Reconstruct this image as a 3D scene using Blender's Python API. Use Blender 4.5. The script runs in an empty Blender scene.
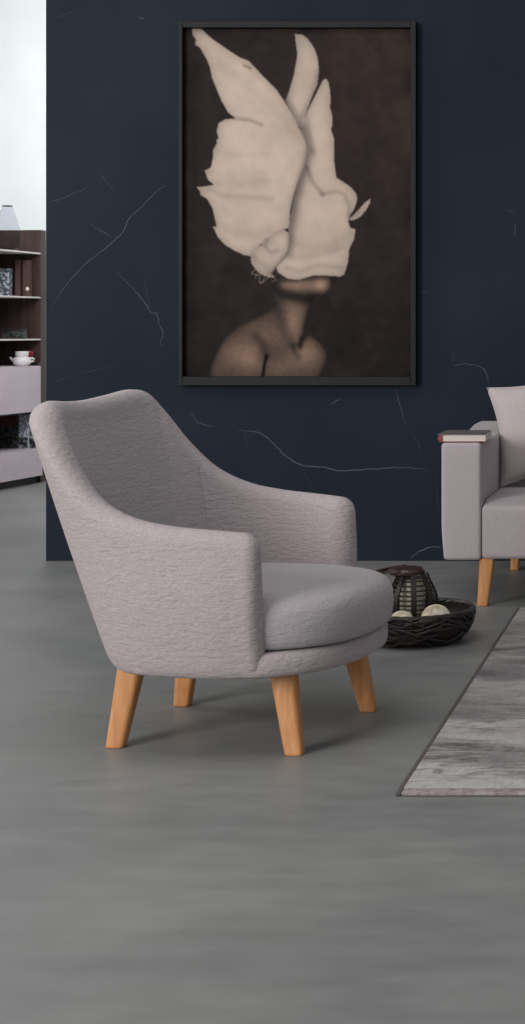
import bpy, bmesh, math, random
import numpy as np
from mathutils import Vector, Matrix, noise
random.seed(7)
C = bpy.context.scene.collection
S = bpy.context.scene
PI = math.pi

# ------------------------------------------------------------------ camera
FPX, VX, VY, H = 1600.0, 700.0, 330.0, 0.98      # focal length and vanishing point in 525x1024 pixels, eye height
cam = bpy.data.cameras.new('camera'); camo = bpy.data.objects.new('camera', cam); C.objects.link(camo)
camo.location = (0, 0, H); camo.rotation_euler = (PI/2, 0, 0)
cam.lens = FPX*36/1024; cam.sensor_width = 36; cam.sensor_fit = 'AUTO'
cam.shift_x = -(VX-262.5)/1024; cam.shift_y = -(512-VY)/1024
cam.clip_start = .05; cam.clip_end = 100
S.camera = camo

# ------------------------------------------------------------------ light
w = bpy.data.worlds.new('world'); S.world = w; w.use_nodes = True
bg = w.node_tree.nodes['Background']; bg.inputs[0].default_value = (.96, .98, 1, 1); bg.inputs[1].default_value = .36
def area(name, loc, target, sx, sy, power, col=(1, 1, 1)):
    l = bpy.data.lights.new(name, 'AREA'); l.shape = 'RECTANGLE'; l.size = sx; l.size_y = sy; l.energy = power; l.color = col
    o = bpy.data.objects.new(name, l); C.objects.link(o); o.location = loc
    o.rotation_euler = (Vector(target)-Vector(loc)).to_track_quat('-Z', 'Y').to_euler()
    return o
area('studio_window_light', (-4.6, -1.2, 2.2), (-1.2, 4.2, .5), 2.6, 2.4, 300, (1, .985, .97))
area('overhead_fill_light', (-1.5, 3.0, 4.2), (-1.2, 4.2, 0), 2.4, 2.4, 46, (1, .99, .98))  # added soft fill from overhead; no ceiling lamp is seen
area('back_room_fill_light', (-3.0, 8.2, 2.6), (-4.4, 10.8, 2.0), 1.6, 1.6, 60, (1, .995, .99))  # added to brighten the white far wall, source unseen
area('side_fill_light', (-4.7, 5.5, 2.3), (-1.8, 6.7, 1.6), 1.0, 1.8, 36, (1, .99, .97))  # added fill grazing the left end of the dark wall; no window there
S.view_settings.view_transform = 'Standard'; S.view_settings.look = 'None'
S.view_settings.exposure = 0.0; S.view_settings.gamma = 1.0; S.view_settings.use_curve_mapping = False
S.cycles.use_denoising = True
S.cycles.max_bounces = 8

# ------------------------------------------------------------------ helpers
def lin(c):
    c = c/255.0
    return c/12.92 if c <= .04045 else ((c+.055)/1.055)**2.4
def rgb(r, g, b, k=1.0): return (lin(r)*k, lin(g)*k, lin(b)*k, 1)
def P(px, py, Y):                      # where a thing seen at (px, py) stands when it is Y metres away
    return Vector(((px-VX)*Y/FPX, Y, H-(py-VY)*Y/FPX))

def mat(name, a, b=None, scale=8, stretch=(1, 1, 1), rough=.6, bump=0, bscale=60, bstretch=None, spec=.5, detail=4, lo=.35, hi=.65, metal=0, coat=0, dist=.004):
    m = bpy.data.materials.new(name); m.use_nodes = True
    N = m.node_tree.nodes; L = m.node_tree.links; p = N['Principled BSDF']
    p.inputs['Roughness'].default_value = rough; p.inputs['Metallic'].default_value = metal
    p.inputs['Specular IOR Level'].default_value = spec
    if coat: p.inputs['Coat Weight'].default_value = coat
    tc = N.new('ShaderNodeTexCoord')
    def nz(sc, st, det):
        mp = N.new('ShaderNodeMapping'); mp.inputs['Scale'].default_value = st
        L.new(tc.outputs['Object'], mp.inputs[0])
        n = N.new('ShaderNodeTexNoise'); n.inputs['Scale'].default_value = sc; n.inputs['Detail'].default_value = det
        L.new(mp.outputs[0], n.inputs['Vector']); return n
    n = nz(scale, stretch, detail)
    r = N.new('ShaderNodeValToRGB'); r.color_ramp.elements[0].color = a; r.color_ramp.elements[1].color = b or a
    r.color_ramp.elements[0].position = lo; r.color_ramp.elements[1].position = hi
    L.new(n.outputs['Fac'], r.inputs[0]); L.new(r.outputs[0], p.inputs['Base Color'])
    if bump:
        n2 = nz(bscale, bstretch or stretch, 3)
        bp = N.new('ShaderNodeBump'); bp.inputs['Strength'].default_value = bump; bp.inputs['Distance'].default_value = dist
        L.new(n2.outputs['Fac'], bp.inputs['Height']); L.new(bp.outputs[0], p.inputs['Normal'])
    return m

def fabric(name, base, tint, wrinkle=.55, fine=.25):
    """woven crepe: tone flecks, crinkles running across and a fine weave"""
    m = mat(name, base, tint, 150, (1, 1, 1.9), .92, 0, spec=.15, detail=5, lo=.3, hi=.7)
    N = m.node_tree.nodes; L = m.node_tree.links; p = N['Principled BSDF']
    p.inputs['Sheen Weight'].default_value = .15; p.inputs['Sheen Roughness'].default_value = .5
    tc = N.new('ShaderNodeTexCoord'); prev = None
    for sc, st, strength, dist in ((64, (.6, .6, 1.8), wrinkle, .0050), (420, (1, 1, 1), fine, .0012), (26, (.7, .7, 1.3), wrinkle*.5, .004)):
        mp = N.new('ShaderNodeMapping'); mp.inputs['Scale'].default_value = st; L.new(tc.outputs['Object'], mp.inputs[0])
        n = N.new('ShaderNodeTexNoise'); n.inputs['Scale'].default_value = sc; n.inputs['Detail'].default_value = 3; n.inputs['Distortion'].default_value = .6
        L.new(mp.outputs[0], n.inputs['Vector'])
        b = N.new('ShaderNodeBump'); b.inputs['Strength'].default_value = strength; b.inputs['Distance'].default_value = dist
        L.new(n.outputs['Fac'], b.inputs['Height'])
        if prev: L.new(prev.outputs[0], b.inputs['Normal'])
        prev = b
    L.new(prev.outputs[0], p.inputs['Normal'])
    return m

def wood(name, a, b, axis=2):
    st = [14, 14, 14]; st[axis] = 1.0
    return mat(name, a, b, 7, tuple(st), .42, .12, 9, tuple(st), spec=.4, detail=6, lo=.3, hi=.7, dist=.002)

def attr_mat(name, rough=.6, spec=.3):
    m = bpy.data.materials.new(name); m.use_nodes = True
    N = m.node_tree.nodes; L = m.node_tree.links; p = N['Principled BSDF']
    a = N.new('ShaderNodeAttribute'); a.attribute_name = 'tone'
    L.new(a.outputs['Color'], p.inputs['Base Color']); p.inputs['Roughness'].default_value = rough
    p.inputs['Specular IOR Level'].default_value = spec
    return m

def mesh_obj(name, verts, faces, m, parent=None, smooth=True, angle=None):
    me = bpy.data.meshes.new(name); me.from_pydata([tuple(v) for v in verts], [], faces); me.update()
    me.materials.append(m)
    if smooth:
        me.polygons.foreach_set('use_smooth', [True]*len(me.polygons))
    o = bpy.data.objects.new(name, me); C.objects.link(o)
    if parent: o.parent = parent
    if smooth and angle: me.set_sharp_from_angle(angle=math.radians(angle))
    return o

class MB:
    """collects geometry for ONE mesh"""
    def __init__(s): s.v = []; s.f = []
    def add(s, v, f):
        n = len(s.v); s.v += [Vector(p) for p in v]; s.f += [tuple(i+n for i in q) for q in f]; return s
    def box(s, x0, x1, y0, y1, z0, z1, bev=0, seg=3):
        bm = bmesh.new(); bmesh.ops.create_cube(bm, size=1)
        for q in bm.verts: q.co = Vector(((x0+x1)/2+q.co.x*(x1-x0), (y0+y1)/2+q.co.y*(y1-y0), (z0+z1)/2+q.co.z*(z1-z0)))
        if bev: bmesh.ops.bevel(bm, geom=bm.edges[:], offset=bev, segments=seg, profile=.5, affect='EDGES')
        bm.verts.index_update(); s.add([q.co.copy() for q in bm.verts], [[q.index for q in f.verts] for f in bm.faces]); bm.free(); return s
    def tube(s, pts, r, n=8, closed=False):
        pts = [Vector(p) for p in pts]; rings = []
        m = len(pts)
        for i, p in enumerate(pts):
            a = pts[(i-1) % m] if closed else pts[max(i-1, 0)]; b = pts[(i+1) % m] if closed else pts[min(i+1, m-1)]
            t = (b-a).normalized(); up = Vector((0, 0, 1)) if abs(t.z) < .95 else Vector((1, 0, 0))
            x = t.cross(up).normalized(); y = t.cross(x); rr = r[i] if isinstance(r, (list, tuple)) else r
            rings.append([p+x*rr*math.cos(2*PI*k/n)+y*rr*math.sin(2*PI*k/n) for k in range(n)])
        return s.loft(rings, closed_u=True, closed_v=closed, caps=not closed)
    def loft(s, rings, closed_u=True, closed_v=False, caps=False):
        n = len(rings[0]); m = len(rings); v = [p for r in rings for p in r]; f = []
        for i in range(m if closed_v else m-1):
            for k in range(n if closed_u else n-1):
                f.append((i*n+k, i*n+(k+1) % n, ((i+1) % m)*n+(k+1) % n, ((i+1) % m)*n+k))
        if caps: f.append(tuple(range(n-1, -1, -1))); f.append(tuple((m-1)*n+k for k in range(n)))
        return s.add(v, f)
    def lathe(s, prof, cx=0, cy=0, n=48):
        rings = [[Vector((cx+r*math.cos(2*PI*k/n), cy+r*math.sin(2*PI*k/n), z)) for k in range(n)] for r, z in prof]
        return s.loft(rings, caps=True)
    def build(s, name, m, parent=None, smooth=True, angle=40):
        o = mesh_obj(name, s.v, s.f, m, parent, smooth, angle)
        bm = bmesh.new(); bm.from_mesh(o.data); bmesh.ops.recalc_face_normals(bm, faces=bm.faces); bm.to_mesh(o.data); bm.free()
        return o

def empty(name, loc, rz=0):
    o = bpy.data.objects.new(name, None); C.objects.link(o); o.location = loc; o.rotation_euler = (0, 0, rz); o.empty_display_size = .1
    return o
def tag(o, label, cat, group=None):
    o['label'] = label; o['category'] = cat
    if group: o['group'] = group
    return o
def structure(o): o['kind'] = 'structure'; return o
def spline(ctrl, n):
    """Catmull-Rom through the control tuples, n samples"""
    c = [np.array(q, float) for q in ctrl]; c = [2*c[0]-c[1]]+c+[2*c[-1]-c[-2]]
    out = []; segs = len(c)-3
    for i in range(n):
        t = i/(n-1)*segs; k = min(int(t), segs-1); t -= k
        p0, p1, p2, p3 = c[k:k+4]
        out.append(.5*((2*p1)+(-p0+p2)*t+(2*p0-5*p1+4*p2-p3)*t*t+(-p0+3*p1-3*p2+p3)*t**3))
    return out
def smooth01(x): x = max(0, min(1, x)); return x*x*(3-2*x)

# ------------------------------------------------------------------ materials
FAB = fabric('crepe_fabric', rgb(160, 149, 151), rgb(178, 167, 168), .75, .5)
FAB_C = fabric('crepe_fabric_seat', rgb(158, 151, 154), rgb(173, 166, 169), .55, .4)
FAB_I = fabric('crepe_fabric_inner_back', rgb(154, 146, 148), rgb(168, 160, 162), .5, .35)
SOFA = fabric('sofa_fabric', rgb(162, 152, 154), rgb(184, 174, 176), .15, .2)
PIL = fabric('pillow_fabric', rgb(176, 165, 165), rgb(188, 178, 177), .12, .15)
OAK = wood('oiled_beech', rgb(184, 124, 74), rgb(210, 150, 98))
DARKM = mat('dark_wood', rgb(28, 19, 18), rgb(40, 27, 24), 12, (1, 1, 1), .5, .3, 60)

# ------------------------------------------------------------------ setting
WY = 6.79
def floor_mat():
    m = bpy.data.materials.new('polished_concrete'); m.use_nodes = True
    N = m.node_tree.nodes; L = m.node_tree.links; p = N['Principled BSDF']
    tc = N.new('ShaderNodeTexCoord')
    def nz(sc, st, det, ds=0):
        mp = N.new('ShaderNodeMapping'); mp.inputs['Scale'].default_value = st; L.new(tc.outputs['Object'], mp.inputs[0])
        n = N.new('ShaderNodeTexNoise'); n.inputs['Scale'].default_value = sc; n.inputs['Detail'].default_value = det; n.inputs['Distortion'].default_value = ds
        L.new(mp.outputs[0], n.inputs['Vector']); return n
    n1 = nz(.9, (1, 1.6, 1), 6, .8); n2 = nz(14, (.5, 1.2, 1), 6); n3 = nz(160, (1, 1, 1), 2)
    r = N.new('ShaderNodeValToRGB'); r.color_ramp.elements[0].position = .3; r.color_ramp.elements[1].position = .72
    r.color_ramp.elements[0].color = rgb(116, 118, 117); r.color_ramp.elements[1].color = rgb(134, 134, 132)
    L.new(n1.outputs['Fac'], r.inputs[0])
    mx = N.new('ShaderNodeMix'); mx.data_type = 'RGBA'; mx.blend_type = 'OVERLAY'; mx.inputs[0].default_value = .22
    L.new(r.outputs[0], mx.inputs[6]); L.new(n2.outputs['Fac'], mx.inputs[7])
    L.new(mx.outputs[2], p.inputs['Base Color'])
    rr = N.new('ShaderNodeMapRange'); rr.inputs[3].default_value = .38; rr.inputs[4].default_value = .55
    L.new(n2.outputs['Fac'], rr.inputs[0]); L.new(rr.outputs[0], p.inputs['Roughness'])
    p.inputs['Specular IOR Level'].default_value = .35
    b = N.new('ShaderNodeBump'); b.inputs['Strength'].default_value = .05; b.inputs['Distance'].default_value = .002
    L.new(n3.outputs['Fac'], b.inputs['Height']); L.new(b.outputs[0], p.inputs['Normal'])
    return m
structure(MB().box(-8, 5, -4, 12, -.1, 0).build('floor', floor_mat(), smooth=False))

WALLM = mat('dark_plaster', rgb(23, 31, 42), rgb(31, 39, 51), 1.3, (1, 1, 1), .7, .08, 30, spec=.15, detail=8, lo=.3, hi=.7)
XL = (46-VX)*WY/FPX
wall = structure(MB().box(XL, 4.5, WY, WY+.16, 0, 4.4).build('wall_back', WALLM, smooth=False))
WHITE = mat('white_wall_paint', rgb(228, 232, 233), rgb(234, 238, 239), 2, rough=.8)
structure(MB().box(-8, 4.5, 10.9, 11.05, 0, 4.4).build('wall_far', WHITE, smooth=False))
structure(MB().box(-4.95, -4.80, 8.0, 10.9, 0, 4.4).build('wall_left', WHITE, smooth=False))

# pale mineral veins running through the dark wall: thin flush ribbons, one part of the wall
def c1(pts): return [(40+x/2.56, y/2.56) for x, y in pts]
def c2(pts): return [(150+x/1.75, 380+y/1.75) for x, y in pts]
def c3(pts): return [(380+x/2.56, y/2.56) for x, y in pts]
VEINS = [
 (c1([(18, 805), (60, 740), (110, 682), (150, 650), (195, 612), (215, 590), (228, 560), (260, 530), (300, 490), (325, 475)]), .9, .55),
 (c1([(125, 568), (150, 588), (168, 597), (185, 610)]), .7, .5),
 (c1([(18, 517), (50, 510), (100, 490), (145, 468)]), .7, .35),
 (c1([(150, 440), (170, 465), (192, 488)]), .7, .4),
 (c1([(190, 690), (215, 715), (245, 745), (268, 775), (285, 800), (300, 805), (305, 830), (315, 850), (310, 880), (320, 880)]), 1.0, .45),
 (c1([(268, 715), (275, 750), (283, 790)]), .6, .3),
 (c1([(20, 985), (70, 968), (130, 950), (200, 935)]), .7, .2),
 (c1([(248, 42), (258, 46), (270, 48)]), 1.0, .5),
 (c1([(30, 50), (70, 35), (105, 20)]), .6, .2),
 (c2([(70, 55), (85, 75), (115, 82)]), 1.0, .5),
 (c2([(150, 88), (190, 92), (215, 110), (240, 135), (270, 150), (300, 152), (330, 158), (380, 157), (440, 153), (490, 158)]), 1.2, .62),
 (c2([(165, 92), (172, 120)]), .6, .3),
 (c2([(262, 152), (275, 170), (284, 188)]), .5, .25),
 (c2([(430, 15), (438, 45), (448, 80)]), 1.0, .5),
 (c2([(448, 80), (470, 110), (472, 135)]), .6, .25),
 (c2([(315, 42), (325, 37), (335, 32)]), 1.0, .4),
 (c2([(498, 160), (503, 200), (505, 232)]), .6, .3),
 (c2([(455, 312), (475, 298), (495, 292), (512, 293)]), 1.1, .7),
 (c3([(185, 935), (230, 932), (265, 945), (280, 985)]), 1.0, .5),
 (c3([(190, 900), (186, 918), (180, 935)]), .7, .25),
 (c3([(345, 570), (346, 590), (347, 605)]), .8, .4),
 (c3([(320, 538), (332, 541), (345, 540)]), .8, .4),
 (c3([(105, 745), (120, 750)]), .8, .3),
]
def vein_mesh():
    v = []; f = []; tone = []
    for pts, wd, al in VEINS:
        n = max(6, len(pts)*6); sp = spline(pts, n)
        for i, q in enumerate(sp):
            a = sp[max(i-1, 0)]; b = sp[min(i+1, n-1)]; t = b-a; t = t/(np.hypot(*t)+1e-9); nr = np.array([-t[1], t[0]])
            j = noise.noise(Vector((q[0]*.35, q[1]*.35, 3)))
            q2 = q+nr*j*1.1
            fade = math.sin(PI*(i+.4)/(n-.2))**.45
            hw = .5*wd*(.55+.5*abs(noise.noise(Vector((q[0]*.2, q[1]*.2, 9))))+.3*fade)
            k = al*fade*(.75+.5*noise.noise(Vector((q[0]*.1, q[1]*.1, 5))))
            for sgn, kk in ((-1.6, 0), (0, 1), (1.6, 0)):
                p = P(*(q2+nr*hw*sgn), WY-.0012); v.append(p)
                k2 = max(0, k*kk); tone.append([lin(27)*(1-k2)+lin(124)*k2, lin(33)*(1-k2)+lin(130)*k2, lin(44)*(1-k2)+lin(138)*k2, 1])
            if i:
                o = len(v)-6
                f += [(o, o+1, o+4, o+3), (o+1, o+2, o+5, o+4)]
    ob = mesh_obj('mineral_veins', v, f, attr_mat('vein_mineral', .7, .15), wall)
    at = ob.data.color_attributes.new('tone', 'FLOAT_COLOR', 'POINT'); at.data.foreach_set('color', np.array(tone, np.float32).ravel())
    return ob
vein_mesh()

# ------------------------------------------------------------------ armchair
CH = empty('armchair', (-1.13, 3.94, 0), math.radians(-8))
tag(CH, 'grey-pink crepe fabric tub armchair with splayed beech legs', 'armchair')
RIM = [(.140, .300, .522), (.07, .311, .528), (-.03, .318, .537), (-.12, .316, .556), (-.205, .307, .600),
       (-.275, .292, .672), (-.330, .272, .752), (-.368, .245, .803), (-.392, .195, .818), (-.408, .10, .810), (-.413, 0, .805)]
BOT = [(.150, .314), (.07, .326), (-.04, .322), (-.12, .306), (-.172, .278), (-.208, .240), (-.234, .200), (-.252, .155), (-.262, .108), (-.267, .055), (-.268, 0)]
def shell_sections(nS=130):
    rim = RIM; full = [(u, -v, z) for u, v, z in rim]+[(u, v, z) for u, v, z in rim[-2::-1]]
    bot = [(u, -v) for u, v in BOT]+[(u, v) for u, v in BOT[-2::-1]]
    R = spline(full, nS); B = spline(bot, nS)
    secs = []
    for i in range(nS):
        r = R[i]; b = B[i]
        def nrm(A):
            t = A[min(i+1, nS-1)][:2]-A[max(i-1, 0)][:2]; t = t/np.hypot(*t); return np.array([-t[1], t[0]])*-1
        nr, nb = nrm(R), nrm(B)
        # outward = away from the seat centre
        if np.dot(nr, r[:2]-np.array([0.0, 0])) < 0: nr = -nr
        if np.dot(nb, b-np.array([0.0, 0])) < 0: nb = -nb
        s = i/(nS-1); back = smooth01((-r[0]-.05)/.3)
        th = .035+.004*back
        zr = r[2]-th
        zarm = (-.001 if s < .5 else .019)*(1-back)
        zr += zarm+back*r[1]*.035
        out = []; inn = []
        n = 16
        for k in range(n+1):
            t = k/n; z = .19+(zr-.19)*t
            tt = t
            pu = b*(1-tt)+(r[:2]+nr*th)*tt
            pu = pu+nb*(.016*math.sin(PI*t)*(1-.55*back))
            if k == 0: pu = b-nb*.012
            out.append([pu[0], pu[1], z])
            ib = b-nb*.065
            bow = (.020*math.sin(PI*t)*(1-back)+back*(-.012*math.sin(2*PI*t)))
            pi = ib*(1-tt)+(r[:2]-nr*th)*tt - nb*bow*.4
            inn.append([pi[0], pi[1], z])
        out.insert(1, [b[0]-nb[0]*.003, b[1]-nb[1]*.003, .197]); inn.insert(1, [inn[0][0], inn[0][1], .197])
        roll = []
        m = 9
        for k in range(1, m):
            a = PI*k/m; q = r[:2]+nr*th*math.cos(a); roll.append([q[0], q[1], zr+th*1.0*math.sin(a)])
        secs.append(np.array(out+roll+inn[::-1]))
    return secs
def build_shell():
    secs = shell_sections()
    def caps(sec, fwd):
        rev = sec[::-1]; mid = (sec+rev)/2; res = []
        for ph in (15, 30, 45, 58, 70, 80, 90):
            a = math.radians(ph); q = mid+(sec-mid)*math.cos(a)
            q = q+np.array([fwd[0], fwd[1], 0])*.040*math.sin(a)
            top = q[:, 2]; k = np.clip((top-.40)/.12, 0, 1); q[:, 2] = top-k*.042*(1-math.cos(a))
            res.append(q)
        return res
    c0 = caps(secs[0], (1, 0)); c1_ = caps(secs[-1], (1, 0))
    rings = c0[::-1]+secs+c1_
    mb = MB(); mb.loft([[Vector(p) for p in r] for r in rings], closed_u=True, caps=True)
    o = mb.build('shell', FAB, CH, angle=80); me = o.data; me.materials.append(FAB_I)
    nr, nk = len(rings), len(rings[0]); s0, s1 = 7+int(130*.23), 7+int(130*.77)
    for f in me.polygons:                      # the inner back gets the slightly darker, greyer fabric colour between the two seams
        ids = list(f.vertices)
        if len(ids) == 4 and all(s0 <= i//nk <= s1 for i in ids) and all(i % nk >= nk//2+2 for i in ids): f.material_index = 1
    return o
build_shell()

def superel(a0, a1, b, ex, n=96):
    out = []
    for k in range(n):
        t = 2*PI*k/n; c, s_ = math.cos(t), math.sin(t)
        u = (a1 if c > 0 else a0)*math.copysign(abs(c)**(2/ex), c); v = b*math.copysign(abs(s_)**(2/ex), s_)
        out.append((u, v))
    return out
def ring_solid(prof, a0, a1, b, ex, u0=0, vmax=9):
    rings = []
    for ins, z in prof:
        rings.append([Vector((u0+u, max(-(vmax-ins), min(vmax-ins, v)), z)) for u, v in superel(a0-ins, a1-ins, b-ins, ex)])
    return MB().loft(rings, caps=True)
ring_solid([(.28, .192), (.05, .192), (.012, .192), (.003, .197), (0, .206), (0, .233), (.004, .242), (.014, .247), (.06, .248), (.28, .248)], .23, .342, .338, 2.5, vmax=.316).build('seat_base', FAB, CH, angle=75)
ring_solid([(.25, .249), (.03, .249), (.012, .252), (.003, .260), (0, .274), (-.003, .30), (-.001, .328), (.004, .343), (.013, .355), (.028, .363), (.06, .370), (.11, .375), (.16, .379), (.21, .382), (.27, .383)],
           .20, .356, .318, 2.6).build('seat_cushion', FAB_C, CH, angle=75)
# seams where the inner arms meet the back
for sg in (-1, 1):
    secs = shell_sections(); i = int(len(secs)*(.23 if sg < 0 else .77)); sec = secs[i]
    pts = [Vector(p) for p in sec[len(sec)//2+2:len(sec)-6]]
    MB().tube(pts, .0016, 6).build('seam', FAB, CH)

def rr_ring(cx, cy, z, wx, wy, r, n=6):
    out = []
    for qx, qy, a0 in ((1, 1, 0), (-1, 1, 90), (-1, -1, 180), (1, -1, 270)):
        for k in range(n+1):
            a = math.radians(a0+90*k/n); out.append(Vector((cx+qx*(wx/2-r)+r*math.cos(a), cy+qy*(wy/2-r)+r*math.sin(a), z)))
    return out
def leg(top, foot, ztop, wt, wb, parent, m=OAK, name='leg', yaw=0):
    rings = []
    for t in (0, .004, .012, .04, .15, .3, .5, .7, .85, 1):
        z = ztop*t; x = foot[0]+(top[0]-foot[0])*t; y = foot[1]+(top[1]-foot[1])*t; ww = wb+(wt-wb)*t
        if t == 0: ww -= .006
        if t == .004: ww -= .002
        rg = rr_ring(0, 0, 0, ww, ww*.86, ww*.26)
        c, s_ = math.cos(yaw), math.sin(yaw)
        rings.append([Vector((x+p.x*c-p.y*s_, y+p.x*s_+p.y*c, z)) for p in rg])
    return MB().loft(rings, caps=True).build(name, m, parent, angle=50)
for top, foot in (((-.188, -.180), (-.216, -.210)), ((.184, -.182), (.226, -.214)), ((-.215, .180), (-.252, .205)), ((.214, .182), (.250, .216))):
    leg(top, foot, .2, .062, .043, CH, yaw=math.radians(8))

# ------------------------------------------------------------------ sofa
SX0, SX1, SY0, SY1 = -.916, .95, 5.66, 6.66
SO = empty('sofa', (0, SY0, 0)); tag(SO, 'light grey straight-armed sofa on tapered beech legs before dark wall', 'sofa')
def soft_box(x0, x1, y0, y1, z0, z1, bev, name, m, parent, fn=None, seg=5, cuts=10):
    bm = bmesh.new(); bmesh.ops.create_cube(bm, size=1)
    for q in bm.verts: q.co = Vector(((x0+x1)/2+q.co.x*(x1-x0), (y0+y1)/2+q.co.y*(y1-y0), (z0+z1)/2+q.co.z*(z1-z0)))
    bmesh.ops.bevel(bm, geom=bm.edges[:], offset=bev, segments=seg, profile=.5, affect='EDGES')
    for ax, (lo, hi) in enumerate(((x0, x1), (y0, y1), (z0, z1))):
        for k in range(1, cuts):
            c = [0, 0, 0]; c[ax] = lo+bev+(hi-lo-2*bev)*k/cuts; nn = [0, 0, 0]; nn[ax] = 1
            bmesh.ops.bisect_plane(bm, geom=bm.verts[:]+bm.edges[:]+bm.faces[:], plane_co=c, plane_no=nn)
    if fn:
        for q in bm.verts: q.co = fn(q.co.copy())
    bmesh.ops.recalc_face_normals(bm, faces=bm.faces)
    me = bpy.data.meshes.new(name); bm.to_mesh(me); bm.free(); me.materials.append(m)
    me.polygons.foreach_set('use_smooth', [True]*len(me.polygons))
    o = bpy.data.objects.new(name, me); C.objects.link(o); o.parent = parent
    return o
D = SY1-SY0
def armfn(c):
    c.z += .022*smooth01((c.y-.55)/.3)*smooth01((c.z-.3)/.25)
    if c.x < 0: c.x += .012*smooth01((.30-c.z)/.2)*(1 if c.x < -.85 else 0)
    return c
soft_box(SX0, SX0+.140, 0, D, .165, .580, .012, 'armrest', SOFA, SO, armfn)
soft_box(SX1-.140, SX1, 0, D, .165, .580, .012, 'armrest', SOFA, SO, armfn)
soft_box(SX0+.141, SX1-.141, .006, D-.05, .167, .374, .016, 'seat_base', SOFA, SO, lambda c: c+Vector((0, 0, -.018*smooth01((.10-c.y)/.1)*smooth01((c.z-.3)/.06))))
soft_box(SX0+.141, SX1-.141, D-.28, D-.01, .30, .700, .05, 'backrest', SOFA, SO)
for sx, x, xf in ((0, (487.5-VX)*5.70/FPX, (482.5-VX)*5.68/FPX), (1, .80, .82)):
    leg((x, .04), (xf, .025), .170, .054, .038, SO)
    leg((-.745 if sx == 0 else .80, D-.13), (-.758 if sx == 0 else .82, D-.12), .170, .046, .034, SO)

# cushion standing on the sofa seat
def pillow(name, cx, cy, cz, hw, hh, th, m, tilt, yaw, roll, lab):
    t = empty(name, (cx, cy, cz-hh), 0)
    bm = MB(); n = 36; front = []; 
    for sgn in (1, -1):
        g = []
        for i in range(n+1):
            for k in range(n+1):
                a = i/n*2-1; b = k/n*2-1
                pin = 1-.12*(1-a*a)*abs(b)**3; pin2 = 1-.12*(1-b*b)*abs(a)**3
                d = th*((1-a**4)*(1-b**4))**.55*(.9+.1*math.cos(a*2+b))
                g.append(Vector((a*hw*pin2, -sgn*d, b*hh*pin)))
        f = [(i*(n+1)+k, i*(n+1)+k+1, (i+1)*(n+1)+k+1, (i+1)*(n+1)+k) for i in range(n) for k in range(n)]
        bm.add(g, f)
    o = bm.build(name+'_cover', m, None, angle=180)
    me = o.data; M = Matrix.Translation((0, 0, hh)) @ Matrix.Rotation(yaw, 4, 'Z') @ Matrix.Rotation(tilt, 4, 'X') @ Matrix.Rotation(roll, 4, 'Y'); me.transform(M)
    o.parent = t; o.name = 'cover'
    # piped edge
    e = []
    for i in range(80):
        s4 = i/80*4; side = int(s4); q = (s4-side)*2-1
        a, b = ((q, -1), (1, q), (-q, 1), (-1, -q))[side]
        e.append(M @ Vector((a*hw*(1-.12*(1-b*b)*abs(a)**3), 0, b*hh*(1-.12*(1-a*a)*abs(b)**3))))
    MB().tube(e, .0035, 6, closed=True).build('piping', m, t)
    return tag(t, lab, 'cushion')
pillow('sofa_cushion', -.590, 6.20, .605, .210, .196, .058, PIL, math.radians(-14), math.radians(-3), math.radians(-11), 'plain grey-beige square cushion propped on the sofa seat')

# book lying on the sofa arm
BK = empty('book', P(464, 443, 5.70)+Vector((0, 0, .0)), math.radians(2)); BK.location.z = .5815
tag(BK, 'closed book with red spine lying on the left sofa arm', 'book')
hx = .078; bl = .24
MB().box(-hx-.013, hx-.002, -.02, bl-.02, .0255, .0285, .001, 1).build('cover', mat('book_cover_grey', rgb(98, 92, 92), rgb(112, 104, 103), 8, rough=.5), BK)
MB().box(-hx-.013, hx-.002, -.02, bl-.02, .0005, .003, .001, 1).build('cover', mat('book_cover_back', rgb(120, 40, 50), rgb(130, 45, 55), 8, rough=.5), BK)
sp_ = [Vector((-hx-.001-.012*math.sin(PI*(k/10)), 0, .0015+.026*k/10)) for k in range(11)]
MB().loft([[p+Vector((0, yy, 0)) for p in sp_]+[Vector((-hx+.004, yy, .0275)), Vector((-hx+.004, yy, .0015))] for yy in (-.0205, bl-.02)], caps=True).build('spine', mat('red_book_spine', rgb(138, 52, 60), rgb(152, 60, 68), 20, rough=.5), BK)
MB().box(-hx+.002, hx, -.017, bl-.026, .003, .0255).build('pages', mat('book_pages', rgb(222, 210, 202), rgb(205, 192, 184), 30, (1, 1, 40), rough=.8), BK, smooth=False)

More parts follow.
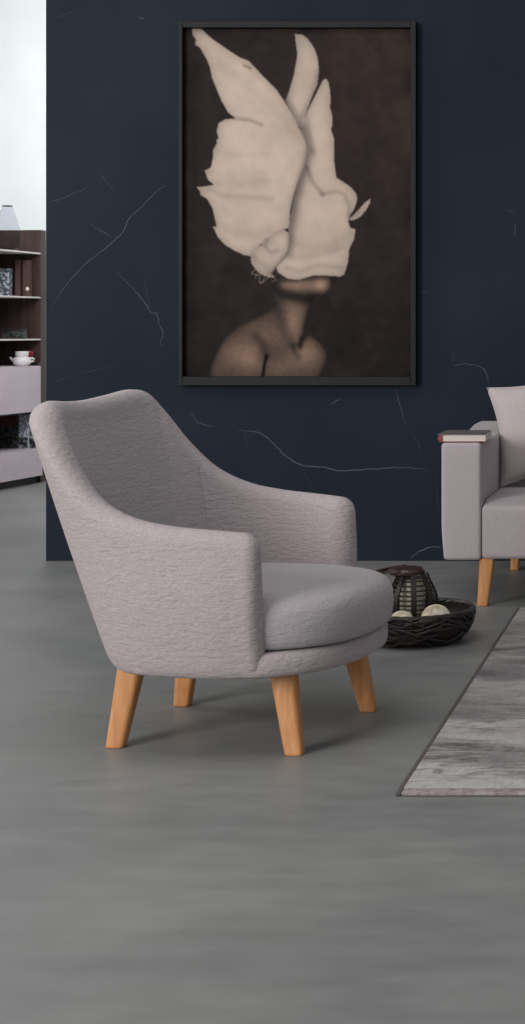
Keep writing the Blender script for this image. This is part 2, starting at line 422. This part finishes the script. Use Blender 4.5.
# ------------------------------------------------------------------ rug
def rug():
    t = empty('area_rug', (0, 3.36, 0)); tag(t, 'distressed pale grey area rug with thin dark edging on concrete floor', 'rug')
    m = bpy.data.materials.new('rug_pile'); m.use_nodes = True
    N = m.node_tree.nodes; L = m.node_tree.links; p = N['Principled BSDF']; p.inputs['Roughness'].default_value = .95; p.inputs['Specular IOR Level'].default_value = .1
    tc = N.new('ShaderNodeTexCoord')
    def nz(sc, st, det, ds):
        mp = N.new('ShaderNodeMapping'); mp.inputs['Scale'].default_value = st; L.new(tc.outputs['Object'], mp.inputs[0])
        n = N.new('ShaderNodeTexNoise'); n.inputs['Scale'].default_value = sc; n.inputs['Detail'].default_value = det; n.inputs['Distortion'].default_value = ds
        L.new(mp.outputs[0], n.inputs['Vector']); return n
    def ramp(src, els):
        r = N.new('ShaderNodeValToRGB'); e = r.color_ramp.elements
        for i, (ps, cl) in enumerate(els):
            if i < 2: e[i].position = ps; e[i].color = cl
            else: q = e.new(ps); q.color = cl
        L.new(src.outputs['Fac'], r.inputs[0]); return r
    a = ramp(nz(4.5, (.55, 1.3, 1), 9, .8), [(.30, rgb(112, 106, 107)), (.44, rgb(140, 135, 135)), (.60, rgb(172, 168, 166)), (.75, rgb(150, 144, 144))])
    b = ramp(nz(9, (.45, 1.5, 1), 12, .7), [(.46, (1, 1, 1, 1)), (.485, (.50, .48, .48, 1)), (.50, (.62, .6, .6, 1)), (.525, (1, 1, 1, 1))])
    c = ramp(nz(1.7, (.8, 1, 1), 3, 0), [(.46, (0, 0, 0, 1)), (.58, (1, 1, 1, 1))])
    d = ramp(nz(95, (1, .35, 1), 3, 0), [(.3, (.78, .78, .78, 1)), (.7, (1.0, 1.0, 1.0, 1))])
    mx = N.new('ShaderNodeMix'); mx.data_type = 'RGBA'; mx.blend_type = 'MULTIPLY'; L.new(c.outputs[0], mx.inputs[0]); L.new(a.outputs[0], mx.inputs[6]); L.new(b.outputs[0], mx.inputs[7])
    m2 = N.new('ShaderNodeMix'); m2.data_type = 'RGBA'; m2.blend_type = 'MULTIPLY'; m2.inputs[0].default_value = .9; L.new(mx.outputs[2], m2.inputs[6]); L.new(d.outputs[0], m2.inputs[7])
    L.new(m2.outputs[2], p.inputs['Base Color'])
    bp = N.new('ShaderNodeBump'); bp.inputs['Strength'].default_value = .4; bp.inputs['Distance'].default_value = .003; L.new(nz(120, (1, .5, 1), 3, 0).outputs['Fac'], bp.inputs['Height']); L.new(bp.outputs[0], p.inputs['Normal'])
    x0 = -.640; x1 = 1.25; ln = 5.60-3.36
    MB().box(x0+.010, x1, .035, ln, .001, .0085, .002, 2).build('pile', m, t)
    MB().box(x0, x0+.012, 0, ln, .001, .0088, .003, 2).build('side_binding', mat('dark_binding', rgb(78, 70, 70), rgb(92, 84, 84), 80, rough=.9), t)
    MB().box(x0+.012, x1, 0, .035, .001, .0085, .003, 2).build('end_band', mat('rose_band', rgb(124, 110, 110), rgb(156, 147, 146), 60, (1, 1, 1), rough=.95, bump=.4, bscale=120), t)
rug()

# ------------------------------------------------------------------ woven bowl, lantern, balls
BC = P(415, 609, 5.05); BX, BY = BC.x, 5.05
bowl = empty('woven_bowl', (BX, BY, 0)); tag(bowl, 'shallow dark brown woven bowl standing on the floor behind the armchair', 'bowl')
TW = mat('dark_rattan', rgb(26, 20, 19), rgb(56, 44, 40), 30, (1, 1, 1), .42, .3, 90, spec=.5)
prof_out = [(.0, .004), (.125, .004), (.145, .010), (.162, .030), (.177, .056), (.184, .080), (.185, .096)]
MB().lathe([(.001, .004), (.122, .004), (.142, .010), (.159, .030), (.173, .056), (.180, .080), (.180, .097), (.172, .097), (.171, .080), (.167, .060), (.158, .042), (.145, .034), (.12, .032), (.001, .032)], n=72).build('basin', DARKM, bowl)
def rad_at(z):
    for (r0, z0), (r1, z1) in zip(prof_out[1:], prof_out[2:]):
        if z <= z1: return r0+(r1-r0)*(z-z0)/(z1-z0)
    return .185
st = MB()
for k in range(120):
    a0 = random.uniform(0, 2*PI); da = random.choice((-1, 1))*random.uniform(.35, .8); zc = random.uniform(.012, .096); dz = random.uniform(-.028, .028)
    pts = []
    for i in range(9):
        t = i/8; a = a0+da*t; z = max(.007, min(.101, zc+dz*(t-.5)*2)); r = rad_at(z)+.001+.003*math.sin(PI*t)
        pts.append((r*math.cos(a), r*math.sin(a), z))
    st.tube(pts, random.uniform(.0028, .0046), 6)
st.build('wicker_weave', TW, bowl)
rm = MB()
for j in range(4):
    ph = j*PI/2
    rm.tube([((.180+.005*math.cos(9*a+ph))*math.cos(a), (.180+.005*math.cos(9*a+ph))*math.sin(a), .099+.004*math.sin(9*a+ph)) for a in [2*PI*i/120 for i in range(120)]], .0052, 6, closed=True)
rm.build('rim', TW, bowl)

lan = empty('lantern', (BX-.014, BY+.035, .0325)); lan.scale = (1, 1, .93); tag(lan, 'small barrel-shaped dark wooden slatted lantern standing in the woven bowl', 'lantern')
def lr(z):  # barrel radius
    t = z/.185; return .060+.016*math.sin(PI*min(1, t*1.0))**1.0-.014*smooth01((t-.55)/.45)
for k in range(8):
    a = 2*PI*(k+.30)/8; r_ = []
    for i in range(13):
        z = .004+.184*i/12; r = lr(z); rg = []
        for dr, dt in ((-.003, -.0085), (.004, -.0085), (.004, .0085), (-.003, .0085)):
            rg.append(Vector(((r+dr)*math.cos(a)-dt*math.sin(a), (r+dr)*math.sin(a)+dt*math.cos(a), z)))
        r_.append(rg)
    MB().loft(r_, caps=True).build('rib', DARKM, lan, angle=30)
sl = MB()
for i in range(11):
    z = .012+.0155*i; r = lr(z)-.003
    sl.tube([(r*math.cos(2*PI*q/48), r*math.sin(2*PI*q/48), z) for q in range(48)], .0032, 6, closed=True)
sl.build('slats', DARKM, lan)
MB().lathe([(.001, .003), (.038, .003), (.040, .006), (.040, .165), (.036, .170), (.001, .170)], n=32).build('candle', mat('ivory_wax', rgb(190, 180, 158), rgb(205, 196, 176), 20, rough=.5), lan)
MB().lathe([(.03, .0), (.060, .0), (.063, .004), (.060, .008), (.03, .008)], n=40).build('base_ring', DARKM, lan)
LW = mat('lid_wood', rgb(52, 34, 32), rgb(74, 50, 46), 10, (1, 6, 1), .3, .1, 40)
MB().lathe([(.030, .184), (.050, .184), (.058, .189), (.059, .198), (.052, .206), (.030, .208)], cx=-.020, n=48).build('lid', LW, lan)
hp = []
for i in range(25):
    a = PI*i/24; hp.append((-.030-.082*math.sin(a), .058*math.cos(a), .204-.012*math.sin(a)))
rg = []
for i, q in enumerate(hp):
    q = Vector(q); a = hp[max(i-1, 0)]; b = hp[min(i+1, 24)]; t = (Vector(b)-Vector(a)).normalized(); s_ = t.cross(Vector((0, 0, 1))).normalized(); ww = .009
    rg.append([q-s_*ww-Vector((0, 0, .003)), q+s_*ww-Vector((0, 0, .003)), q+s_*ww+Vector((0, 0, .004)), q-s_*ww+Vector((0, 0, .004))])
MB().loft(rg, caps=True).build('handle', LW, lan, angle=30)

for dx, dy, r, lb in ((-.023, -.100, .040, 'smaller whitish ball in the woven bowl, at left before the lantern'), (.080, -.085, .047, 'larger cream mottled ball in the woven bowl, right of the lantern base')):
    bm = bmesh.new(); bmesh.ops.create_icosphere(bm, subdivisions=5, radius=r)
    for q in bm.verts:
        n_ = noise.noise(q.co*55)+.5*noise.noise(q.co*120); q.co *= 1+.018*n_
        q.co.z *= .96
    me = bpy.data.meshes.new('decorative_ball'); bm.to_mesh(me); bm.free()
    me.materials.append(mat('ball_cream', rgb(176, 160, 128), rgb(226, 216, 196), 22, (1, 1, 1), .8, .5, 70, lo=.36, hi=.55, dist=.003)); me.polygons.foreach_set('use_smooth', [True]*len(me.polygons))
    o = bpy.data.objects.new('decorative_ball', me); C.objects.link(o); o.location = (BX+dx, BY+dy, (.033 if dx < 0 else .036)+r); tag(o, lb, 'ball', 'balls in the woven bowl')

# ------------------------------------------------------------------ framed picture
def px_box(x0, y0, x1, y1, d0, d1, mb):
    a = P(x0, y0, WY-d1); b = P(x1, y1, WY-d1); return mb.box(a.x, b.x, WY-d1, WY-d0, b.z, a.z, .0015, 1)
fr = empty('framed_picture', P(297, 386, WY)); fr.location.y = WY
tag(fr, 'large black-framed picture of a bare-shouldered figure veiled by white wings', 'picture')
inv = Matrix.Translation(fr.location).inverted()
FM = mat('black_frame', rgb(13, 15, 18), rgb(17, 19, 22), 20, rough=.5, spec=.2)
f = MB()
for q in ((178, 21, 182.3, 385.5), (410.3, 21, 415.8, 385.5), (182.3, 21, 410.3, 27.5), (182.3, 376.5, 410.3, 385.5)): px_box(*q, .001, .045, f)
fo = f.build('frame', FM, None, smooth=False); fo.data.transform(inv); fo.parent = fr
# the printed sheet: its tones are the print's own
def painting():
    x0, y0, x1, y1 = 182.5, 27.0, 410.5, 377.0
    K = 1.7; W_ = int((x1-x0)*K)+1; H_ = int((y1-y0)*K)+1
    gx = np.linspace(x0, x1, W_)[None, :].repeat(H_, 0); gy = np.linspace(y0, y1, H_)[:, None].repeat(W_, 1)
    rs = np.random.RandomState(3)
    def blur(a, s):
        s *= K; r = int(3*s)+1; k = np.exp(-.5*(np.arange(-r, r+1)/s)**2); k /= k.sum()
        a = np.pad(a, r, mode='edge')
        a = np.apply_along_axis(lambda m: np.convolve(m, k, 'valid'), 0, a); a = np.apply_along_axis(lambda m: np.convolve(m, k, 'valid'), 1, a); return a
    def A(pts): return [(170+x/2.019, 10+y/2.019) for x, y in pts]
    def Bq(pts): return [(190+x/3.088, 260+y/3.088) for x, y in pts]
    def mask(pts):
        m = np.zeros(gx.shape, bool); n = len(pts)
        for i in range(n):
            (ax, ay), (bx, by) = pts[i], pts[(i+1) % n]
            if ay == by: continue
            c = ((gy < max(ay, by)) & (gy >= min(ay, by))) & (gx < (bx-ax)*(gy-ay)/(by-ay)+ax); m ^= c
        return m.astype(float)
    def line(pts, wd):
        d = np.full(gx.shape, 1e9)
        for (ax, ay), (bx, by) in zip(pts, pts[1:]):
            L2 = (bx-ax)**2+(by-ay)**2; t = np.clip(((gx-ax)*(bx-ax)+(gy-ay)*(by-ay))/L2, 0, 1)
            d = np.minimum(d, np.hypot(gx-ax-t*(bx-ax), gy-ay-t*(by-ay)))
        return np.exp(-(d/wd)**2)
    def cloud(s): n = blur(rs.rand(*gx.shape), s); return (n-n.mean())/n.std()
    def blob(x, y, sx, sy): return np.exp(-((gx-x)/sx)**2-((gy-y)/sy)**2)
    img = np.zeros(gx.shape+(3,)); 
    def put(col, m):
        nonlocal img
        c = np.array(col, float)
        if c.ndim == 1: c = c[None, None, :]
        img = img*(1-m[..., None])+c*m[..., None]
    base = 30+17*np.clip((gx-250)/160, 0, 1)*np.clip((330-gy)/300, 0, 1)+2.5*cloud(7)+1.6*cloud(2.5)-5*np.clip((gy-260)/120, 0, 1)
    img[:] = np.stack([base*1.16, base*.88, base*.82], -1)
    # body
    body = Bq([(255, 45), (258, 100), (266, 140), (250, 155), (200, 180), (150, 205), (110, 240), (85, 280), (65, 330), (58, 380), (390, 380), (402, 350), (418, 318), (422, 290), (406, 260), (376, 236), (352, 228), (362, 185), (374, 135), (383, 110), (415, 106), (431, 90), (436, 72), (428, 50), (420, 30), (260, 30)])
    mb_ = blur(mask(body), .9)
    def Bb(x, y, sx, sy): return blob(190+x/3.088, 260+y/3.088, sx/3.088, sy/3.088)
    v = .60+.26*Bb(330, 78, 90, 20)+.28*Bb(405, 75, 22, 22)+.26*Bb(318, 185, 30, 60)+.20*Bb(150, 290, 55, 45)+.16*Bb(190, 310, 30, 40)+.26*Bb(355, 290, 48, 40)+.12*Bb(240, 230, 60, 35)+.12*Bb(280, 330, 50, 25)
    v -= .42*line(Bq([(262, 80), (285, 104), (330, 116), (385, 120)]), 5.5)*.8
    v -= .38*line(Bq([(266, 140), (285, 190), (300, 230), (315, 262)]), 5.5)*.3
    v -= .30*line(Bq([(378, 150), (366, 185), (356, 228), (338, 262)]), 3.5)
    v -= .55*line(Bq([(236, 296), (230, 325), (222, 380)]), 1.6)
    v -= .16*line(Bq([(236, 296), (225, 260), (205, 235)]), 4.5)
    v -= .18*line(Bq([(318, 262), (322, 282), (335, 300)]), 3.2); v -= .18*line(Bq([(345, 240), (340, 275)]), 2.0)
    v -= .30*(1-blur(mask(body), 4))
    v += .012*cloud(1.2)
    v = np.clip(v, 0, 2)**1.35*1.05; skin = np.stack([150*v, 121*v, 104*v], -1); put(skin, mb_)
    shade_under = blur(mask(Bq([(250, 40), (250, 75), (275, 70), (420, 55), (435, 45)])), 2.0); img *= (1-.45*shade_under*mb_)[..., None]
    # wings, back to front
    def wing(poly, shadows=(), lights=(), k=1.0, soft=.55, col=(181, 163, 150)):
        m0 = mask(poly); m = blur(m0, soft); inner = blur(m0, 5)
        v = k*(.90+.13*np.clip((inner-.5)*2, 0, 1))+.022*cloud(9)+.010*cloud(3)+.005*cloud(1)
        for pl, wd, s in shadows: v -= s*line(pl, wd)
        for x, y, sx, sy, s in lights: v += s*blob(170+x/2.019, 10+y/2.019, sx/2.019, sy/2.019)
        put(np.stack([col[0]*v, col[1]*v, col[2]*v], -1), m)
    wing(A([(252, 48), (268, 50), (278, 58), (287, 70), (292, 78), (298, 95), (301, 120), (298, 150), (285, 180), (276, 205), (265, 240), (250, 225), (233, 182), (240, 165), (250, 130), (257, 90), (253, 60)]),
         [(A([(233, 182), (262, 235)]), 5, .22), (A([(265, 215), (290, 165), (300, 120)]), 2.5, .08)], [(275, 110, 20, 40, .02)], .98)
    wing(A([(405, 380), (404, 390), (396, 404), (385, 417), (372, 424), (358, 424), (370, 414), (382, 402), (392, 390)]), [(A([(360, 424), (382, 408)]), 2, .1)], (), 1.03)
    wing(A([(315, 138), (320, 145), (323, 160), (325, 185), (323, 195), (328, 215), (328, 235), (325, 240), (332, 262), (331, 300), (336, 338), (352, 348), (366, 358), (377, 372), (378, 385), (373, 400), (364, 414), (360, 425), (364, 440), (375, 442), (372, 462), (362, 482), (360, 508), (352, 534), (343, 539), (330, 537), (290, 536), (260, 545), (238, 543), (218, 530), (212, 515), (235, 495), (240, 430), (250, 380), (262, 330), (272, 290), (262, 235), (275, 208), (288, 182), (300, 158), (308, 142)]),
         [(A([(268, 240), (280, 285), (270, 325), (252, 385), (244, 440), (238, 490)]), 5.5, .30), (A([(277, 318), (288, 348), (308, 372)]), 2.6, .17), (A([(308, 372), (335, 366), (352, 372), (362, 395), (362, 420)]), 2.6, .12),
          (A([(245, 470), (280, 482), (330, 478), (362, 455)]), 6, .07), (A([(235, 520), (262, 528), (300, 515), (345, 520)]), 3, .10), (A([(275, 215), (282, 250), (290, 290)]), 3, .10), (A([(250, 500), (300, 495), (350, 480)]), 3, .06)],
         [(310, 420, 40, 50, .03), (300, 250, 18, 60, .03)], 1.0)
    wing(A([(44, 36), (62, 37), (72, 46), (85, 58), (103, 70), (120, 82), (140, 95), (160, 103), (168, 112), (185, 130), (215, 160), (235, 190), (255, 225), (272, 262), (277, 285), (268, 320), (258, 348), (250, 375), (243, 405), (240, 440), (225, 445), (205, 460), (182, 475), (162, 497), (150, 495), (132, 487), (110, 474), (96, 458), (86, 436), (94, 438), (90, 420), (86, 402), (75, 382), (62, 374), (60, 366), (53, 357), (70, 356), (88, 353), (76, 342), (70, 324), (82, 318), (86, 300), (86, 284), (95, 268), (93, 262), (98, 259), (94, 245), (98, 228), (112, 220), (132, 219), (117, 207), (103, 182), (94, 160), (85, 138), (80, 115), (74, 100), (60, 76), (50, 70), (52, 60), (46, 52)]),
         [(A([(112, 214), (132, 219), (160, 222), (185, 232)]), 2.0, .17), (A([(88, 353), (120, 347), (150, 350), (190, 345)]), 5, .05), (A([(78, 362), (110, 375), (160, 378), (205, 382)]), 3, .08), (A([(86, 284), (130, 292), (200, 290)]), 4, .035),
          (A([(90, 430), (130, 450), (170, 455), (200, 445)]), 5, .07), (A([(150, 112), (163, 118)]), 1.4, .25), (A([(277, 285), (262, 335), (246, 400)]), 2.5, .10), (A([(100, 105), (150, 150), (215, 200), (255, 260)]), 5, .04), (A([(70, 325), (120, 335), (190, 325)]), 4, .03)],
         [(160, 300, 80, 80, .03), (190, 420, 30, 30, .03)], 1.0)
    # bird's head bundle
    wing(A([(162, 497), (172, 480), (186, 474), (190, 462), (204, 456), (215, 446), (228, 442), (240, 450), (243, 472), (238, 492), (226, 508), (214, 520), (206, 532), (214, 540), (200, 540), (184, 534), (176, 528), (164, 512)]),
         [(A([(196, 465), (192, 478), (204, 490), (216, 486)]), 2.0, .12), (A([(238, 495), (222, 515), (208, 532)]), 3, .25), (A([(243, 450), (240, 490)]), 2, .2), (A([(170, 500), (190, 515), (200, 530)]), 3, .08)], [(222, 462, 12, 16, .05), (182, 500, 14, 14, .04)], .97)
    for pts, s in (([(172, 524), (164, 532), (178, 536)], .8), ([(182, 532), (180, 548), (183, 553)], .75), ([(192, 536), (186, 552)], .7), ([(200, 538), (190, 548), (182, 550)], .7), ([(206, 538), (215, 545), (206, 549)], .6), ([(176, 530), (172, 542)], .6)):
        put((176, 158, 145), .6*s*line(A(pts), .6))
    img = np.clip(img, 0, 255)/255; L_ = np.where(img <= .04045, img/12.92, ((img+.055)/1.055)**2.4)*PRINT_GAIN
    v = np.stack([(gx-VX)*(WY-.012)/FPX, np.full(gx.shape, WY-.012), H-(gy-VY)*(WY-.012)/FPX], -1).reshape(-1, 3)
    idx = np.arange(H_*W_).reshape(H_, W_); fc = np.stack([idx[:-1, :-1], idx[1:, :-1], idx[1:, 1:], idx[:-1, 1:]], -1).reshape(-1, 4)
    me = bpy.data.meshes.new('printed_sheet'); me.vertices.add(len(v)); me.vertices.foreach_set('co', v.astype(np.float32).ravel())
    me.loops.add(fc.size); me.loops.foreach_set('vertex_index', fc.astype(np.int32).ravel()); me.polygons.add(len(fc))
    me.polygons.foreach_set('loop_start', np.arange(0, fc.size, 4, dtype=np.int32)); me.polygons.foreach_set('loop_total', np.full(len(fc), 4, np.int32)); me.update(calc_edges=True)
    at = me.color_attributes.new('tone', 'FLOAT_COLOR', 'POINT'); at.data.foreach_set('color', np.concatenate([L_, np.ones(L_.shape[:2]+(1,))], -1).astype(np.float32).ravel())
    me.materials.append(attr_mat('print_ink', .6, .1)); me.transform(inv)
    o = bpy.data.objects.new('printed_sheet', me); C.objects.link(o); o.parent = fr
PRINT_GAIN = 1.06
painting()
bkb = MB(); px_box(181.8, 26.6, 411.2, 377.4, .0015, .010, bkb); bo = bkb.build('backing_board', FM, None, smooth=False); bo.data.transform(inv); bo.parent = fr

# ------------------------------------------------------------------ shelving cabinet in the room behind
AN = math.atan2(1, .094)
CAB = empty('shelving_cabinet', (-4.29, 9.8, 0), AN); tag(CAB, 'tall dark brown shelving cabinet with open shelves and pale pink drawers', 'cabinet')
BR = mat('walnut_veneer', rgb(48, 33, 32), rgb(70, 51, 48), 4, (10, 10, .8), .5, .05, 20, detail=6)
SHW = mat('white_shelf', rgb(205, 198, 196), rgb(212, 206, 204), 10, rough=.5)
PK = mat('pale_pink_lacquer', rgb(196, 182, 190), rgb(204, 190, 198), 3, rough=.5)
BLK = mat('black_plinth', rgb(30, 28, 27), rgb(36, 34, 33), 10, rough=.6)
XE = .568
MB().box(.50, XE, 0, .36, 0, 1.624, .002, 1).build('side_panel', BR, CAB, angle=30)
MB().box(-1.3, -1.235, 0, .36, 0, 1.624, .002, 1).build('side_panel', BR, CAB, angle=30)
MB().box(-1.235, .50, .335, .36, .0, 1.624).build('back_panel', BR, CAB, smooth=False)
MB().box(-1.235, .50, .02, .335, .0, .035).build('plinth', BLK, CAB, smooth=False)
for z in (1.474, 1.19, .921): MB().box(-1.235, .499, .0, .334, z-.007, z+.003, .001, 1).build('shelf', SHW, CAB, smooth=False)
def drawer(z0, z1, xe):
    o = []; r = .055
    for k in range(9):
        a = -PI/2+PI/2*k/8; o.append((xe-r+r*math.cos(a), -.035+r+r*math.sin(a)))
    o += [(xe, .32), (-1.22, .32), (-1.22, -.035)]
    b = MB(); b.loft([[Vector((x, y, z)) for x, y in o] for z in (z0, z1)], caps=True)
    return b.build('drawer_box', PK, CAB, angle=35)
drawer(.462, .752, .475); drawer(.050, .222, .497)
MB().box(-1.2, .44, .0, .33, .450, .461).build('drawer_rail', BLK, CAB, smooth=False)
def cabw(x, y, z): return CAB.matrix_basis @ Vector((x, y, z))
def onshelf(name, x, y, z, lab, cat, group=None):
    return tag(empty(name, cabw(x, y, z), AN), lab, cat, group)
ZT, Z2, Z3, ZD, ZL = 1.4775, 1.1935, .9245, .7525, .2225
# glass vase
GL = bpy.data.materials.new('smoked_glass'); GL.use_nodes = True; gp = GL.node_tree.nodes['Principled BSDF']
gp.inputs['Transmission Weight'].default_value = 1; gp.inputs['Roughness'].default_value = .03; gp.inputs['Base Color'].default_value = rgb(240, 241, 245); gp.inputs['IOR'].default_value = 1.04
va = onshelf('glass_vase', .30, .115, ZT, 'smoky glass teardrop vase with narrow neck on the top shelf', 'vase')
vp = [(.001, .0), (.050, .0), (.066, .02), (.076, .06), (.078, .10), (.072, .15), (.058, .205), (.042, .25), (.030, .285)]
MB().lathe(vp+[(r-.004, z) for r, z in vp[:0:-1][:-1]]+[(.045, .006), (.001, .006)], n=40).build('vase_body', GL, va, angle=70)
MB().tube([(.029*math.cos(2*PI*k/32), .029*math.sin(2*PI*k/32), .286) for k in range(32)], .0035, 6, closed=True).build('vase_rim', mat('dark_rim', rgb(60, 62, 68), rough=.3), va)
# shelf two
def patt(name, a, b, sc=55): return mat(name, a, b, sc, (1, 1, 1), .5, lo=.46, hi=.56, detail=3)
o = onshelf('patterned_box', .40, .185, Z2, 'grey and white patterned box on the second shelf, left of brown books', 'box')
MB().box(-.05, .0, -.050, .065, 0, .155, .003, 2).build('box_body', patt('marbled_paper', rgb(70, 76, 88), rgb(170, 176, 186)), o)
MB().box(-.052, .002, -.052, .067, .155, .178, .003, 2).build('box_lid', patt('marbled_paper_lid', rgb(70, 76, 82), rgb(130, 136, 142)), o)
for yy, hh, ww, lb in ((.112, .232, .034, 'taller brown book, left of two on the second shelf'), (.062, .232, .030, 'brown book nearest the figurine on the second shelf')):
    o = onshelf('book', .42, yy, Z2, lb, 'book', 'brown books on the second shelf')
    cm = mat('brown_book_cloth', rgb(72, 51, 48), rgb(86, 62, 57), 20, (1, 1, .3), rough=.6)
    b = MB(); b.box(-.003, .0, -ww/2, ww/2, 0, hh, .001, 1); b.box(0, .06, -ww/2, -ww/2+.003, 0, hh); b.box(0, .06, ww/2-.003, ww/2, 0, hh)
    b.build('cover', cm, o, smooth=False)
    MB().box(.0, .056, -ww/2+.0035, ww/2-.0035, .003, hh-.004).build('pages', mat('old_pages', rgb(190, 176, 160), rough=.8), o, smooth=False)
o = onshelf('figurine', .36, .015, Z2, 'tiny white figurine at the right end of the second shelf', 'figurine')
MB().lathe([(.001, 0), (.014, 0), (.015, .006), (.007, .012), (.010, .026), (.006, .036)], n=20).build('figurine_body', mat('brown_glaze', rgb(80, 55, 50), rough=.4), o)
MB().lathe([(.001, .034), (.008, .037), (.012, .046), (.008, .056), (.001, .061)], n=20).build('figurine_head', mat('white_glaze', rgb(225, 212, 208), rough=.3), o)
# shelf three
o = onshelf('storage_box', .37, .105, Z3, 'low dark grey box with speckled end on the third shelf', 'box')
MB().box(-.02, .04, -.065, .075, 0, .048, .003, 2).build('box_body', patt('speckled_card', rgb(20, 22, 22), rgb(66, 70, 70), 40), o)
MB().box(-.022, .042, -.067, .077, .048, .062, .003, 2).build('box_lid', mat('dark_card', rgb(30, 30, 31), rough=.5), o)
# on the upper drawer box
CER = mat('white_ceramic', rgb(215, 214, 216), rgb(222, 221, 222), 10, rough=.25, spec=.6)
o = onshelf('teapot', .33, .035, ZD, 'white ceramic teapot standing on the upper pink drawer', 'teapot')
MB().lathe([(.001, 0), (.035, 0), (.050, .012), (.056, .032), (.050, .050), (.036, .060), (.030, .062)], n=40).build('pot', CER, o)
MB().lathe([(.001, .062), (.036, .062), (.040, .068), (.040, .088), (.036, .092), (.001, .093)], n=32).build('pot_lid', CER, o)
MB().tube([(0, .045, .030), (0, .066, .040), (0, .078, .056)], [.011, .008, .006], 10).build('spout', CER, o)
MB().tube([(0, -.045, .046), (0, -.068, .050), (0, -.082, .044), (0, -.078, .032), (0, -.052, .024)], .006, 8).build('handle', CER, o)
o = onshelf('dish', .418, -.008, ZD, 'small black dish beside the white teapot', 'dish')
MB().lathe([(.001, 0), (.020, 0), (.030, .016), (.032, .022), (.029, .021), (.018, .006), (.001, .005)], n=32).build('dish_bowl', mat('black_glaze', rgb(22, 22, 24), rough=.3), o)
o = onshelf('candle_holder', .46, .055, ZD, 'dark red glass candle holder behind the black dish', 'candle holder')
MB().lathe([(.001, 0), (.020, 0), (.022, .006), (.006, .014), (.006, .050), (.022, .058), (.026, .078), (.022, .092), (.016, .092), (.018, .074), (.001, .066)], n=28).build('holder_cup', mat('red_glass', rgb(120, 28, 46), rgb(140, 40, 56), 30, rough=.15), o)
# books standing between the drawers
def standing(name, x, y0, y1, z1, ma, lab, cat, band=None):
    o = onshelf(name, x, (y0+y1)/2, ZL, lab, cat, 'items standing between the pink drawers'); hw = (y1-y0)/2
    MB().box(0, .035, -hw, hw, 0, z1, .002, 1).build('cover', ma, o, angle=30)
    if band: MB().box(-.0015, .0, -hw+.003, hw-.003, band[0], band[1]).build('printed_band', band[2], o, smooth=False)
    return o
standing('magazine_file', .42, .115, .235, .212, patt('black_photo_print', rgb(12, 12, 14), rgb(70, 70, 74), 40), 'magazine file with dark photo print and red-brown band, at left between the drawers', 'file', (.140, .205, mat('red_brown_print', rgb(84, 46, 42), rgb(70, 38, 36), 12)))
standing('picture_book', .43, .045, .112, .216, patt('blue_grey_print', rgb(130, 140, 156), rgb(215, 222, 234), 60), 'pale blue-grey patterned book standing between the pink drawers', 'book', (.004, .075, patt('street_print', rgb(30, 32, 36), rgb(150, 152, 156), 45)))
standing('picture_book', .44, .0, .043, .20, patt('pale_print', rgb(60, 64, 72), rgb(150, 158, 170), 50), 'narrow grey patterned book at the right end between the drawers', 'book', (.004, .06, patt('street_print_b', rgb(14, 14, 16), rgb(110, 112, 116), 40)))
